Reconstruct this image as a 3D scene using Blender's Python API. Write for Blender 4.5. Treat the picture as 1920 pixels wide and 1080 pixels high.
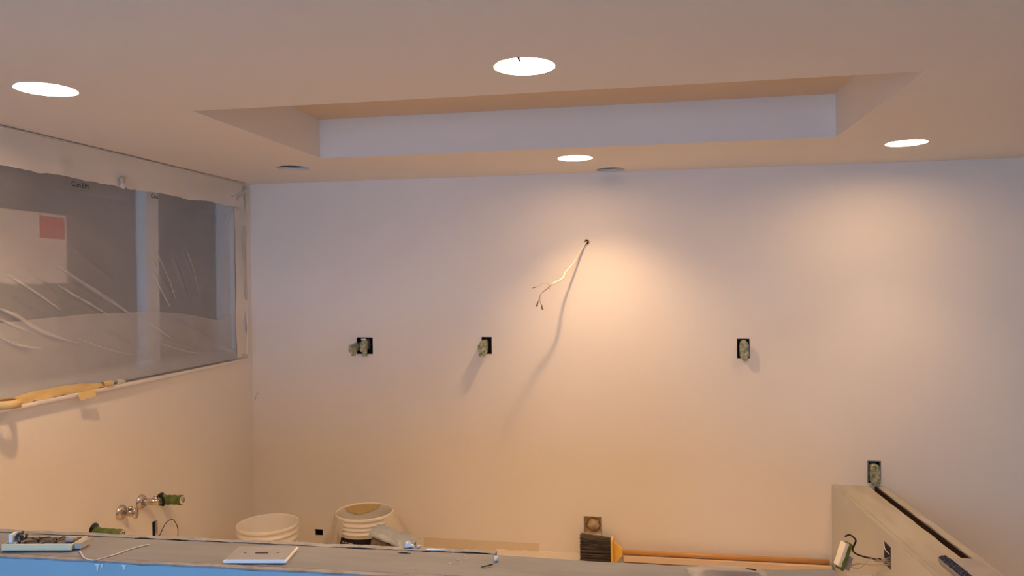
import bpy, bmesh, math, random
from mathutils import Vector, Matrix, noise

# ---------------------------------------------------------------- camera, world, daylight, exposure
sc = bpy.context.scene
col = sc.collection
for o in list(bpy.data.objects):
    bpy.data.objects.remove(o)

CZ = 1.575                      # camera height
D = 3.91                        # back wall
XL = -2.204                     # left wall
ZC = 2.13                       # ceiling
yaw, pitch, roll = -0.1762, -0.0113, -0.0098
cy_, sy_, cp_, sp_ = math.cos(yaw), math.sin(yaw), math.cos(pitch), math.sin(pitch)
fw = Vector((sy_*cp_, cy_*cp_, sp_)); rt = Vector((cy_, -sy_, 0)); up = rt.cross(fw)
r2 = rt*math.cos(roll) + up*math.sin(roll); u2 = -rt*math.sin(roll) + up*math.cos(roll)
cam = bpy.data.cameras.new('camera'); cam.sensor_width = 36; cam.lens = 1394.7/1920*36
cam.clip_start = 0.02
co = bpy.data.objects.new('camera', cam); col.objects.link(co)
mw = Matrix((r2, u2, -fw)).transposed().to_4x4(); mw.translation = Vector((0, 0, CZ)); co.matrix_world = mw
sc.camera = co

W = bpy.data.worlds.new('sky'); sc.world = W; W.use_nodes = True
bg = W.node_tree.nodes['Background']
bg.inputs[0].default_value = (0.40, 0.62, 1.0, 1); bg.inputs[1].default_value = 8.5

REAR = -2.0
WIN_R = (-1.9, 0.75, 0.55, 1.72)         # rear window x0,x1,z0,z1
pl = bpy.data.lights.new('window_portal', 'AREA'); pl.shape = 'RECTANGLE'
pl.size = WIN_R[1]-WIN_R[0]; pl.size_y = WIN_R[3]-WIN_R[2]; pl.cycles.is_portal = True
po = bpy.data.objects.new('window_portal', pl); col.objects.link(po)
po.location = ((WIN_R[0]+WIN_R[1])/2, REAR-0.1, (WIN_R[2]+WIN_R[3])/2); po.rotation_euler = (math.pi/2, 0, 0)

LAMP_COL = (1.0, 0.60, 0.285)
LAMP_W = dict(back=43, right=24, front=46, left=22)
LAMP_GLOW = dict(back=46.0, right=84.0, front=168.0, left=108.0)        # radiance of the lamp faces

sc.view_settings.view_transform = 'Standard'; sc.view_settings.look = 'None'
sc.view_settings.exposure = 0.0; sc.view_settings.gamma = 1.0; sc.view_settings.use_curve_mapping = False
sc.cycles.use_denoising = True; sc.cycles.use_adaptive_sampling = True; sc.cycles.adaptive_threshold = 0.02
sc.cycles.max_bounces = 9; sc.cycles.diffuse_bounces = 6; sc.cycles.transparent_max_bounces = 16
sc.cycles.sample_clamp_indirect = 6.0

rnd = random.Random(7)

# ---------------------------------------------------------------- materials
def mat(name, c1, c2=None, scale=6, rough=0.7, bump=0.0, bscale=120, metal=0.0, spec=0.3, stretch=(1, 1, 1), lo=0.35, hi=0.65, detail=4):
    m = bpy.data.materials.new(name); m.use_nodes = True
    nt = m.node_tree; b = nt.nodes['Principled BSDF']
    b.inputs['Roughness'].default_value = rough; b.inputs['Metallic'].default_value = metal
    b.inputs['Specular IOR Level'].default_value = spec
    tc = nt.nodes.new('ShaderNodeTexCoord'); mp = nt.nodes.new('ShaderNodeMapping')
    mp.inputs['Scale'].default_value = stretch
    nt.links.new(tc.outputs['Object'], mp.inputs['Vector'])
    if c2 is None: c2 = tuple(v*0.96 for v in c1)
    n = nt.nodes.new('ShaderNodeTexNoise'); n.inputs['Scale'].default_value = scale; n.inputs['Detail'].default_value = detail
    nt.links.new(mp.outputs[0], n.inputs['Vector'])
    r = nt.nodes.new('ShaderNodeValToRGB')
    r.color_ramp.elements[0].position = lo; r.color_ramp.elements[1].position = hi
    r.color_ramp.elements[0].color = (*c1, 1); r.color_ramp.elements[1].color = (*c2, 1)
    nt.links.new(n.outputs['Fac'], r.inputs[0]); nt.links.new(r.outputs[0], b.inputs['Base Color'])
    if bump:
        n2 = nt.nodes.new('ShaderNodeTexNoise'); n2.inputs['Scale'].default_value = bscale; n2.inputs['Detail'].default_value = 3
        nt.links.new(mp.outputs[0], n2.inputs['Vector'])
        bp = nt.nodes.new('ShaderNodeBump'); bp.inputs['Strength'].default_value = bump; bp.inputs['Distance'].default_value = 0.004
        nt.links.new(n2.outputs['Fac'], bp.inputs['Height']); nt.links.new(bp.outputs[0], b.inputs['Normal'])
    return m

def film(name, tint, milk, ior=1.10, rough=0.35, gloss=0.08, trans=0.25):
    m = bpy.data.materials.new(name); m.use_nodes = True
    nt = m.node_tree; nt.nodes.clear(); L = nt.links.new; N = nt.nodes.new
    out = N('ShaderNodeOutputMaterial')
    d = N('ShaderNodeBsdfDiffuse'); d.inputs[0].default_value = (*tint, 1)
    t = N('ShaderNodeBsdfTranslucent'); t.inputs[0].default_value = (*tint, 1)
    a = N('ShaderNodeMixShader'); a.inputs[0].default_value = trans; L(d.outputs[0], a.inputs[1]); L(t.outputs[0], a.inputs[2])
    if rough > 0:
        rf = N('ShaderNodeBsdfRefraction'); rf.inputs['Roughness'].default_value = rough; rf.inputs['IOR'].default_value = ior
    else:
        rf = N('ShaderNodeBsdfTransparent')
    rf.inputs[0].default_value = (0.95, 0.96, 0.97, 1)
    tc = N('ShaderNodeTexCoord'); ns = N('ShaderNodeTexNoise'); ns.inputs['Scale'].default_value = 3.0; ns.inputs['Detail'].default_value = 5
    L(tc.outputs['Object'], ns.inputs['Vector'])
    mr = N('ShaderNodeMapRange'); mr.inputs[1].default_value = 0.3; mr.inputs[2].default_value = 0.7
    mr.inputs[3].default_value = milk*0.85; mr.inputs[4].default_value = min(1, milk*1.15); L(ns.outputs['Fac'], mr.inputs[0])
    b = N('ShaderNodeMixShader'); L(mr.outputs[0], b.inputs[0]); L(rf.outputs[0], b.inputs[1]); L(a.outputs[0], b.inputs[2])
    g = N('ShaderNodeBsdfGlossy'); g.inputs['Roughness'].default_value = 0.3
    c = N('ShaderNodeMixShader'); c.inputs[0].default_value = gloss; L(b.outputs[0], c.inputs[1]); L(g.outputs[0], c.inputs[2])
    L(c.outputs[0], out.inputs[0])
    return m

def emit(name, c, s):
    m = bpy.data.materials.new(name); m.use_nodes = True
    b = m.node_tree.nodes['Principled BSDF']; b.inputs['Base Color'].default_value = (0.8, 0.8, 0.8, 1)
    b.inputs['Emission Color'].default_value = (*c, 1); b.inputs['Emission Strength'].default_value = s
    return m

M = {}
M['paint'] = mat('wall_paint', (0.80, 0.765, 0.715), (0.785, 0.75, 0.70), 2, 0.75, 0.10, 160)
M['primer'] = mat('greyish_primer', (0.53, 0.545, 0.55), (0.49, 0.505, 0.51), 3, 0.8, 0.08, 120)
M['oldpaint'] = mat('older_tan_paint', (0.70, 0.62, 0.48), None, 3, 0.75)
M['trayceil'] = mat('tan_tray_top', (0.68, 0.57, 0.45), None, 3, 0.85)  # tray top only: darker tan than the rest of the ceiling
M['ceil'] = mat('ceiling_paint', (0.80, 0.77, 0.72), (0.785, 0.755, 0.705), 2, 0.85, 0.06, 140)
M['blue'] = mat('blue_wall_paint', (0.27, 0.43, 0.525), (0.255, 0.41, 0.505), 5, 0.6, 0.08, 90)
M['drip'] = mat('pale_paint_drip', (0.62, 0.70, 0.74), None, 20, 0.5)
M['floor'] = mat('dusty_subfloor', (0.10, 0.075, 0.055), (0.07, 0.05, 0.035), 4, 0.6, 0.2, 60, stretch=(0.3, 1, 1))
M['bouncefloor'] = mat('tan_bounce_floor', (0.74, 0.61, 0.43), (0.68, 0.55, 0.38), 3, 0.85, 0.2, 20)
M['darkwall'] = mat('low_bounce_wall', (0.16, 0.14, 0.12), None, 3, 0.8)  # unseen rear wall made dark to cut its blue bounce
M['gyp'] = mat('raw_drywall_edge', (0.70, 0.63, 0.54), (0.56, 0.48, 0.40), 40, 0.9, 0.6, 120)
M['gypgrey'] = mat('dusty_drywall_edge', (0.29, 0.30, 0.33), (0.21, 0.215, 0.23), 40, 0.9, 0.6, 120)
M['plate'] = mat('dusty_stud_wood', (0.235, 0.25, 0.28), (0.18, 0.185, 0.20), 14, 0.9, 0.5, 60, stretch=(0.25, 1, 1), lo=0.3, hi=0.7)
M['plank'] = mat('rough_plank_wood', (0.43, 0.42, 0.385), (0.34, 0.325, 0.295), 12, 0.85, 0.5, 70, stretch=(1, 0.25, 1), lo=0.3, hi=0.7)
M['pine'] = mat('pale_pine', (0.76, 0.62, 0.47), (0.68, 0.53, 0.38), 14, 0.6, 0.2, 60, stretch=(0.2, 1, 1))
M['handle'] = mat('varnished_handle_wood', (0.62, 0.34, 0.13), (0.50, 0.26, 0.09), 14, 0.3, 0.1, 40, stretch=(0.12, 1, 1), spec=0.5)
M['understrip'] = mat('dark_brown_strip', (0.30, 0.14, 0.07), (0.24, 0.11, 0.05), 14, 0.6, 0.1, 40, stretch=(0.12, 1, 1))
M['yellowplastic'] = mat('yellow_plastic', (0.80, 0.50, 0.10), None, 10, 0.4)
M['bristle'] = mat('dark_bristle', (0.05, 0.04, 0.034), (0.16, 0.13, 0.11), 60, 0.7, 0.6, 200, stretch=(0.15, 1, 1.6))
M['tape'] = mat('yellow_masking_tape', (0.66, 0.50, 0.24), (0.60, 0.45, 0.21), 10, 0.7, 0.2, 200)
M['tapecore'] = mat('cardboard_core', (0.22, 0.12, 0.06), None, 10, 0.9)
M['green'] = mat('overpainted_green_tape', (0.15, 0.20, 0.11), (0.48, 0.47, 0.36), 70, 0.85, 0.7, 120, lo=0.34, hi=0.66)
M['greentube'] = mat('green_tape_wrap', (0.07, 0.12, 0.03), (0.15, 0.21, 0.07), 30, 0.55, 0.4, 80)
M['box'] = mat('dark_box_plastic', (0.012, 0.012, 0.02), (0.02, 0.02, 0.03), 20, 0.6)
M['boxgrey'] = mat('grey_metal_box', (0.20, 0.20, 0.21), (0.13, 0.13, 0.14), 20, 0.5, metal=0.4)
M['tan'] = mat('paint_filled_box', (0.58, 0.44, 0.28), (0.42, 0.31, 0.19), 30, 0.85, 0.8, 60)
M['chrome'] = mat('worn_chrome', (0.75, 0.70, 0.66), (0.55, 0.48, 0.42), 30, 0.22, metal=1.0)
M['black'] = mat('black_rubber_and_shade', (0.012, 0.010, 0.009), None, 10, 0.6)
M['bucket'] = mat('white_bucket_plastic', (0.93, 0.90, 0.84), (0.91, 0.88, 0.82), 6, 0.4)
def translucent(m, c, fac):
    nt = m.node_tree; b = nt.nodes['Principled BSDF']; o = nt.nodes['Material Output']
    t = nt.nodes.new('ShaderNodeBsdfTranslucent'); t.inputs[0].default_value = (*c, 1); x = nt.nodes.new('ShaderNodeMixShader'); x.inputs[0].default_value = fac
    nt.links.new(b.outputs[0], x.inputs[1]); nt.links.new(t.outputs[0], x.inputs[2]); nt.links.new(x.outputs[0], o.inputs[0])
translucent(M['bucket'], (0.97, 0.93, 0.85), 0.10)
M['purple'] = mat('dark_purple_label', (0.012, 0.004, 0.016), None, 10, 0.45)
M['print'] = mat('white_print', (0.7, 0.66, 0.72), None, 10, 0.6)
M['ink'] = mat('black_ink_and_shade', (0.02, 0.018, 0.015), None, 10, 0.7)
M['white'] = mat('white_plastic', (0.82, 0.82, 0.80), None, 8, 0.4)
M['trayplastic'] = mat('ivory_plastic', (0.74, 0.66, 0.44), None, 8, 0.5)
M['greyplastic'] = mat('grey_plastic', (0.28, 0.29, 0.32), (0.24, 0.25, 0.27), 30, 0.7)  # darker grey for the plate's upward face and the receptacle body
M['cable'] = mat('white_cable_sheath', (0.80, 0.74, 0.64), None, 10, 0.5)
M['wiretan'] = mat('tan_wire_insulation', (0.40, 0.29, 0.21), None, 10, 0.5)
M['copper'] = mat('bare_copper', (0.55, 0.36, 0.20), None, 10, 0.4, metal=0.7)
M['greywire'] = mat('grey_wire', (0.42, 0.38, 0.34), None, 10, 0.5)
M['nut'] = mat('grey_wire_connector', (0.16, 0.12, 0.09), None, 30, 0.6)
M['grey'] = mat('grey_plastic_wrap', (0.42, 0.47, 0.54), (0.31, 0.35, 0.40), 12, 0.35, 0.5, 30, spec=0.6)
M['dirt'] = mat('stained_wrap_inside', (0.20, 0.17, 0.14), (0.03, 0.025, 0.02), 25, 0.7, 0.5, 50)
M['vinyl'] = mat('white_vinyl_frame', (0.78, 0.80, 0.80), None, 10, 0.4)
M['paper'] = mat('cream_paper', (0.80, 0.72, 0.64), None, 6, 0.8)
M['red'] = mat('red_print', (0.62, 0.03, 0.03), None, 6, 0.7)
M['porch'] = mat('added_porch_dark', (0.16, 0.17, 0.18), (0.11, 0.12, 0.13), 2, 0.9)
M['beige'] = mat('beige_card', (0.66, 0.48, 0.36), None, 6, 0.8)
M['cloth'] = mat('speckled_blue_cloth', (0.035, 0.045, 0.11), (0.45, 0.47, 0.58), 300, 0.9, 0.5, 200, lo=0.56, hi=0.66)
M['lav'] = mat('grey_coated_panel', (0.36, 0.345, 0.36), (0.30, 0.285, 0.295), 8, 0.6)
M['navy'] = mat('dark_blue_hardware', (0.03, 0.04, 0.09), None, 10, 0.4)
M['bluebit'] = mat('pale_blue_chip', (0.70, 0.78, 0.86), None, 10, 0.5)
M['steel'] = mat('dark_steel', (0.14, 0.13, 0.13), (0.07, 0.06, 0.06), 40, 0.4, metal=0.8)
M['canwhite'] = mat('can_reflector', (0.85, 0.83, 0.80), None, 10, 0.4)
M['cangrey'] = mat('dusty_can_metal', (0.30, 0.25, 0.22), (0.24, 0.20, 0.17), 12, 0.6)
M['deck'] = mat('roof_deck', (0.10, 0.08, 0.06), None, 4, 0.9)
M['slot'] = mat('dark_slot_shade', (0.035, 0.016, 0.008), None, 10, 0.95)  # near-black colour standing in for shade inside the low wall's slot
for k_, v_ in LAMP_GLOW.items(): M['glow_'+k_] = emit('lamp_face_'+k_, LAMP_COL, v_)
M['film'] = film('milky_plastic_film', (0.84, 0.82, 0.80), 0.34, 1.08, 0.38, 0.06)
M['film2'] = film('folded_milky_film', (0.84, 0.82, 0.80), 0.40, 1.0, 0.0, 0.04)
M['crease'] = film('pleated_film', (0.90, 0.88, 0.86), 0.34, 1.0, 0.0, 0.05)
M['strip'] = film('masking_film_strip', (0.84, 0.79, 0.71), 0.86, 1.08, 0.5, 0.04, 0.10)
M['liner'] = film('bucket_liner_film', (0.85, 0.78, 0.66), 0.45, 1.0, 0.0, 0.06)
M['linerin'] = film('inner_liner_film', (0.88, 0.84, 0.78), 0.75, 1.0, 0.0, 0.06)
M['clear'] = film('clear_package_film', (0.75, 0.72, 0.70), 0.22, 1.0, 0.0, 0.14)
def glass():
    m = bpy.data.materials.new('window_glass'); m.use_nodes = True
    nt = m.node_tree; nt.nodes.clear(); N = nt.nodes.new
    o = N('ShaderNodeOutputMaterial'); t = N('ShaderNodeBsdfTransparent'); t.inputs[0].default_value = (0.9, 0.95, 0.95, 1)
    g = N('ShaderNodeBsdfGlossy'); g.inputs['Roughness'].default_value = 0.02; x = N('ShaderNodeMixShader'); x.inputs[0].default_value = 0.08
    nt.links.new(t.outputs[0], x.inputs[1]); nt.links.new(g.outputs[0], x.inputs[2]); nt.links.new(x.outputs[0], o.inputs[0])
    return m
M['glass'] = glass()

# ---------------------------------------------------------------- mesh helpers
def obj(name, bm, m, parent=None, smooth=False):
    me = bpy.data.meshes.new(name); bm.normal_update(); bm.to_mesh(me); bm.free()
    if isinstance(m, str): m = M[m]
    me.materials.append(m)
    if smooth:
        me.polygons.foreach_set('use_smooth', [True]*len(me.polygons))
    o = bpy.data.objects.new(name, me); col.objects.link(o)
    if parent is not None:
        o.parent = parent
        if parent.type == 'EMPTY' or parent.parent is not None or parent.location.length > 0:
            o.matrix_parent_inverse = Matrix.Translation(-base_of(parent))
    return o
def base_of(o):
    v = Vector((0, 0, 0))
    while o is not None:
        v = v + o.location; o = o.parent if (o.parent is not None and o.matrix_parent_inverse == Matrix.Identity(4)) else None
    return v
def thing(name, label, cat, loc, group=None):
    o = bpy.data.objects.new(name, None); col.objects.link(o); o.location = loc; o.empty_display_size = 0.05
    o['label'] = label; o['category'] = cat
    if group: o['group'] = group
    return o
def tag(o, label, cat, group=None):
    o['label'] = label; o['category'] = cat
    if group: o['group'] = group
    return o
def struct(o, label=None):
    o['kind'] = 'structure'
    if label: o['label'] = label
    return o
def bx(bm, x0, x1, y0, y1, z0, z1, T=None):
    v = [bm.verts.new((x, y, z)) for x in (x0, x1) for y in (y0, y1) for z in (z0, z1)]
    for f in ((0, 1, 3, 2), (4, 6, 7, 5), (0, 4, 5, 1), (2, 3, 7, 6), (0, 2, 6, 4), (1, 5, 7, 3)):
        bm.faces.new([v[i] for i in f])
    if T is not None:
        for w in v: w.co = T @ w.co
    return v
def box(*a, T=None, bev=0.0):
    bm = bmesh.new(); bx(bm, *a, T=T)
    if bev: bmesh.ops.bevel(bm, geom=bm.edges[:], offset=bev, segments=2, affect='EDGES', profile=0.6)
    return bm
def frame_for(d):
    d = d.normalized(); a = Vector((0, 0, 1)) if abs(d.z) < 0.9 else Vector((1, 0, 0))
    u = d.cross(a).normalized(); return u, u.cross(d)
def smooth_path(pts, n=6):
    P = [Vector(p) for p in pts]
    if len(P) < 3: return P
    out = []
    for i in range(len(P)-1):
        p0 = P[max(i-1, 0)]; p1 = P[i]; p2 = P[i+1]; p3 = P[min(i+2, len(P)-1)]
        for k in range(n):
            t = k/n
            out.append(0.5*((2*p1)+(-p0+p2)*t+(2*p0-5*p1+4*p2-p3)*t*t+(-p0+3*p1-3*p2+p3)*t**3))
    out.append(P[-1]); return out
def tube(pts, r, seg=8, bm=None, smooth=0, flat=1.0):
    bm = bm or bmesh.new()
    P = smooth_path(pts, smooth) if smooth else [Vector(p) for p in pts]
    n = len(P); rings = []
    u, v = frame_for(P[1]-P[0])
    for i, p in enumerate(P):
        d = (P[min(i+1, n-1)]-P[max(i-1, 0)]).normalized()
        u = (u-d*u.dot(d)).normalized(); v = u.cross(d)
        rr = r[min(int(i*len(r)/n), len(r)-1)] if isinstance(r, (list, tuple)) else r
        rings.append([bm.verts.new(p+(u*math.cos(2*math.pi*k/seg)+v*math.sin(2*math.pi*k/seg)*flat)*rr) for k in range(seg)])
    for a, b in zip(rings[:-1], rings[1:]):
        for k in range(seg): bm.faces.new((a[k], a[(k+1) % seg], b[(k+1) % seg], b[k]))
    bm.faces.new(rings[0][::-1]); bm.faces.new(rings[-1])
    return bm
def lathe(profile, center, axis=(0, 0, 1), seg=32, bm=None, closed_ends=True):
    bm = bm or bmesh.new(); ax = Vector(axis).normalized(); u, v = frame_for(ax); c = Vector(center); rings = []
    for r, h in profile:
        rings.append([bm.verts.new(c+ax*h+(u*math.cos(2*math.pi*k/seg)+v*math.sin(2*math.pi*k/seg))*max(r, 1e-4)) for k in range(seg)])
    for a, b in zip(rings[:-1], rings[1:]):
        for k in range(seg): bm.faces.new((a[k], a[(k+1) % seg], b[(k+1) % seg], b[k]))
    if closed_ends:
        bm.faces.new(rings[0][::-1]); bm.faces.new(rings[-1])
    bmesh.ops.recalc_face_normals(bm, faces=bm.faces[:])
    return bm
def jitter(bm, amp, sc_=40, off=0):
    for v in bm.verts:
        q = v.co*sc_+Vector((off, off*1.7, -off))
        v.co += noise.noise_vector(q)*amp
    return bm
def cut(o, cutters):
    """boolean holes, baked into the mesh"""
    cb = bmesh.new()
    for b in cutters:
        me = bpy.data.meshes.new('c'); b.to_mesh(me); b.free(); cb.from_mesh(me); bpy.data.meshes.remove(me)
    me = bpy.data.meshes.new('cut'); bmesh.ops.recalc_face_normals(cb, faces=cb.faces[:]); cb.to_mesh(me); cb.free()
    c = bpy.data.objects.new('cut', me); col.objects.link(c)
    md = o.modifiers.new('b', 'BOOLEAN'); md.operation = 'DIFFERENCE'; md.object = c; md.solver = 'EXACT'
    dg = bpy.context.evaluated_depsgraph_get(); dg.update()
    new = bpy.data.meshes.new_from_object(o.evaluated_get(dg))
    o.modifiers.clear(); old = o.data; o.data = new; new.name = o.name
    bpy.data.meshes.remove(old); bpy.data.objects.remove(c); bpy.data.meshes.remove(me)
    return o
def grid(fn, nu, nv):
    bm = bmesh.new(); V = [[bm.verts.new(fn(i/nu, j/nv)) for j in range(nv+1)] for i in range(nu+1)]
    for i in range(nu):
        for j in range(nv): bm.faces.new((V[i][j], V[i+1][j], V[i+1][j+1], V[i][j+1]))
    return bm
def solid(bm, t):
    bmesh.ops.solidify(bm, geom=bm.faces[:], thickness=t); return bm
def text_mesh(s, size, T, m, parent, name):
    cu = bpy.data.curves.new('t', 'FONT'); cu.body = s; cu.size = size; cu.extrude = 0.0002; cu.align_x = 'CENTER'
    o = bpy.data.objects.new('t', cu); col.objects.link(o)
    dg = bpy.context.evaluated_depsgraph_get(); dg.update()
    me = bpy.data.meshes.new_from_object(o.evaluated_get(dg)); bpy.data.objects.remove(o); bpy.data.curves.remove(cu)
    bm = bmesh.new(); bm.from_mesh(me); bpy.data.meshes.remove(me); bm.transform(T)
    return obj(name, bm, m, parent)

# ---------------------------------------------------------------- room shell
XR, YB = 3.1, REAR
fl = struct(obj('floor', box(XL-0.15, XR+0.15, YB-0.15, D+0.15, -0.1, 0.0), 'floor'))

obj('floor_bounce', box(XL, XR, 1.33, D, 0.0, 0.0006), 'bouncefloor', fl)  # unseen pale layer added to bounce warm light up into the room
# ceiling board with round holes and a recessed tray
CX0, CX1, CY0, CY1, CH = -1.434, 0.756, 2.196, 3.153, 0.173
HOLES = {  # name: x, y, radius
    'front': (-0.304, 1.925, 0.080), 'left': (-1.677, 1.865, 0.080), 'back': (-0.310, 3.430, 0.080), 'right': (1.085, 3.365, 0.081),
    'dead_window': (-1.686, 3.394, 0.078), 'dead_middle': (-0.166, 3.824, 0.071)}
ce = obj('ceiling', box(XL-0.15, XR+0.15, YB-0.15, D+0.15, ZC, ZC+0.014), 'ceil')
cs = [box(CX0, CX1, CY0, CY1, ZC-0.05, ZC+0.05)]
for i, (hx, hy, hr) in enumerate(HOLES.values()):
    b = bmesh.new(); rings = []
    for z in (ZC-0.03, ZC+0.04):
        rings.append([])
        for k in range(56):
            a = 2*math.pi*k/56; q = noise.noise(Vector((math.cos(a)*3+i*9, math.sin(a)*3, i)))*0.0025+noise.noise(Vector((math.cos(a)*9+i*5, math.sin(a)*9, i)))*0.0012
            rings[-1].append(b.verts.new((hx+math.cos(a)*(hr+q), hy+math.sin(a)*(hr+q), z)))
    for k in range(56): b.faces.new((rings[0][k], rings[0][(k+1) % 56], rings[1][(k+1) % 56], rings[1][k]))
    b.faces.new(rings[0][::-1]); b.faces.new(rings[1]); cs.append(b)
cut(ce, cs); struct(ce)
t = 0.014
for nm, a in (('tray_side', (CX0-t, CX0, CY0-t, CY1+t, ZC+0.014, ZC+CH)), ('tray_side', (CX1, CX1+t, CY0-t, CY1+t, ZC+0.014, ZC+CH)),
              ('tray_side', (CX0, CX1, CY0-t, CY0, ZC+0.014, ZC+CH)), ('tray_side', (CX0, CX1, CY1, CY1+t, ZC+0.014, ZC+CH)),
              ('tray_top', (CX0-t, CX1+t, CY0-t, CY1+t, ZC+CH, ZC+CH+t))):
    obj(nm, box(*a), 'trayceil' if nm == 'tray_top' else 'ceil', ce)
obj('roof_deck', box(XL-0.15, XR+0.15, YB-0.15, D+0.15, 2.52, 2.56), 'deck', ce)
for a in ((XL-0.15, XL-0.10, YB-0.15, D+0.15), (XR+0.10, XR+0.15, YB-0.15, D+0.15), (XL-0.10, XR+0.10, YB-0.15, YB-0.10), (XL-0.10, XR+0.10, D+0.10, D+0.15)):
    obj('roof_rim', box(*a, ZC+0.014, 2.52), 'deck', ce)

# back wall: 14 mm board with device holes, dark sheathing behind
BOXES = {'double': (-1.528, 1.217, 0.094, 0.092), 'single_a': (-0.838, 1.222, 0.056, 0.092), 'single_b': (0.4905, 1.2145, 0.062, 0.100),
         'single_c': (1.1075, 0.610, 0.060, 0.110), 'low': (-0.2765, 0.278, 0.096, 0.094)}
wb = obj('wall_back', box(XL-0.10, XR+0.10, D, D+0.014, 0.0, ZC), 'paint')
cs = [box(x-w/2, x+w/2, D-0.05, D+0.05, z-h/2, z+h/2) for (x, z, w, h) in BOXES.values()]
b = box(-1.838, -1.789, D-0.05, D+0.05, 0.145, 0.182); jitter(b, 0.003, 60); cs.append(b)
b = lathe([(0.012, -0.05), (0.012, 0.05)], (-0.296, D, 1.768), (0, 1, 0), 12); jitter(b, 0.003, 90); cs.append(b)
cut(wb, cs); struct(wb)
obj('sheathing', box(XL-0.10, XR+0.10, D+0.09, D+0.10, 0.0, ZC), 'deck', wb)
for i, (x, z, r) in enumerate(((-2.186, 0.918, .004), (-2.176, 0.926, .0025), (-2.182, 0.934, .003), (-2.190, 0.908, .004), (-2.170, 0.940, .003), (-2.180, 0.945, .002))):
    obj('nail_hole', lathe([(r*0.4, -0.0006), (r, -0.0004), (r, 0.001)], (x, D, z), (0, 1, 0), 8), 'tan', wb)

def ragged(x0, x1, z0, z1, amp, seed, th, n=40):
    bm = bmesh.new(); R = []
    for k in range(n+1):
        x = x0+(x1-x0)*k/n; zt = z1+amp*noise.noise(Vector((x*9, seed, 4)))+amp*0.4*noise.noise(Vector((x*40, seed, 4)))
        R.append([bm.verts.new(p) for p in ((x, D+0.003, z0), (x, D-th, z0), (x, D-th, zt), (x, D+0.003, zt))])
    for a, c in zip(R[:-1], R[1:]):
        for k in range(4): bm.faces.new((a[k], c[k], c[(k+1) % 4], a[(k+1) % 4]))
    bm.faces.new(R[0]); bm.faces.new(R[-1][::-1]); bmesh.ops.recalc_face_normals(bm, faces=bm.faces[:])
    return bm
obj('old_paint_band', ragged(-1.20, -0.565, 0.06, 0.168, 0.003, 2, 0.0008), 'oldpaint', wb)
obj('bare_strip', ragged(-0.80, -0.19, 0.02, 0.125, 0.012, 5, 0.0016), 'bucket', wb)
# left wall with window opening, pipe holes and a slot
WY0, WY1, WZ0, WZ1 = 1.45, 3.74, 1.150, 2.075
wl = obj('wall_left', box(XL-0.10, XL, YB-0.10, D, 0.0, ZC), 'paint')
cs = [box(XL-0.2, XL+0.1, WY0, WY1, WZ0, WZ1)]
b = box(XL-0.07, XL+0.1, 3.018, 3.056, 0.385, 0.490); jitter(b, 0.006, 50); cs.append(b)
cs.append(lathe([(0.030, -0.07), (0.030, 0.1)], (XL, 3.085, 0.578), (1, 0, 0), 20))
cs.append(lathe([(0.030, -0.07), (0.030, 0.1)], (XL, 2.66, 0.575), (1, 0, 0), 20))
cut(wl, cs); struct(wl)
obj('slot_void_shade', box(XL-0.069, XL-0.012, 3.012, 3.062, 0.37, 0.505), 'black', wl)  # black box set into the slot as its painted shade
struct(obj('wall_right', box(XR, XR+0.10, YB-0.10, D, 0.0, ZC), 'paint'))
wr = obj('wall_rear', box(XL-0.10, XR+0.10, YB-0.10, YB, 0.0, ZC), 'darkwall')
cut(wr, [box(WIN_R[0], WIN_R[1], YB-0.3, YB+0.2, WIN_R[2], WIN_R[3])]); struct(wr)
b = bmesh.new()
for a in ((WIN_R[0], WIN_R[1], WIN_R[2], WIN_R[2]+0.03), (WIN_R[0], WIN_R[1], WIN_R[3]-0.03, WIN_R[3]), (WIN_R[0], WIN_R[0]+0.03, WIN_R[2]+0.03, WIN_R[3]-0.03), (WIN_R[1]-0.03, WIN_R[1], WIN_R[2]+0.03, WIN_R[3]-0.03)):
    bx(b, a[0], a[1], YB-0.08, YB-0.04, a[2], a[3])
struct(obj('window_2', b, 'vinyl'))

# left window: frame, mullion, panes, stool
FX = XL-0.085
w1 = bmesh.new()
for a in ((WY0, WY1, WZ0, WZ0+0.035), (WY0, WY1, WZ1-0.03, WZ1), (WY0, WY0+0.035, WZ0+0.035, WZ1-0.03), (WY1-0.03, WY1, WZ0+0.035, WZ1-0.03)):
    bx(w1, FX-0.03, FX+0.02, a[0], a[1], a[2], a[3])
w1 = struct(obj('window_1', w1, 'vinyl'))
obj('mullion', box(FX-0.035, FX+0.03, 3.075, 3.165, WZ0+0.035, WZ1-0.03, bev=0.006), 'vinyl', w1)
obj('pane', box(FX-0.012, FX-0.008, WY0+0.035, 3.075, WZ0+0.035, WZ1-0.03), 'glass', w1)
obj('pane', box(FX-0.012, FX-0.008, 3.165, WY1-0.03, WZ0+0.035, WZ1-0.03), 'glass', w1)
# stool with a slightly uneven front edge
def stool(u, v):
    y = 1.40+u*(3.86-1.40)
    P = [(XL-0.06, 1.136), (XL+0.026, 1.136), (XL+0.0275, 1.143), (XL+0.026, 1.150), (XL-0.06, 1.150), (XL-0.06, 1.136)]
    x, z = P[int(round(v*5))]
    if v > 0 and x > XL: x += noise.noise(Vector((y*6, 3, v)))*0.002-0.018*max(0, (u-0.62)/0.38)
    return Vector((x, y, z))
st = grid(stool, 60, 5); bmesh.ops.remove_doubles(st, verts=st.verts[:], dist=1e-5)
struct(obj('trim_1', st, 'paint'))

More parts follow.
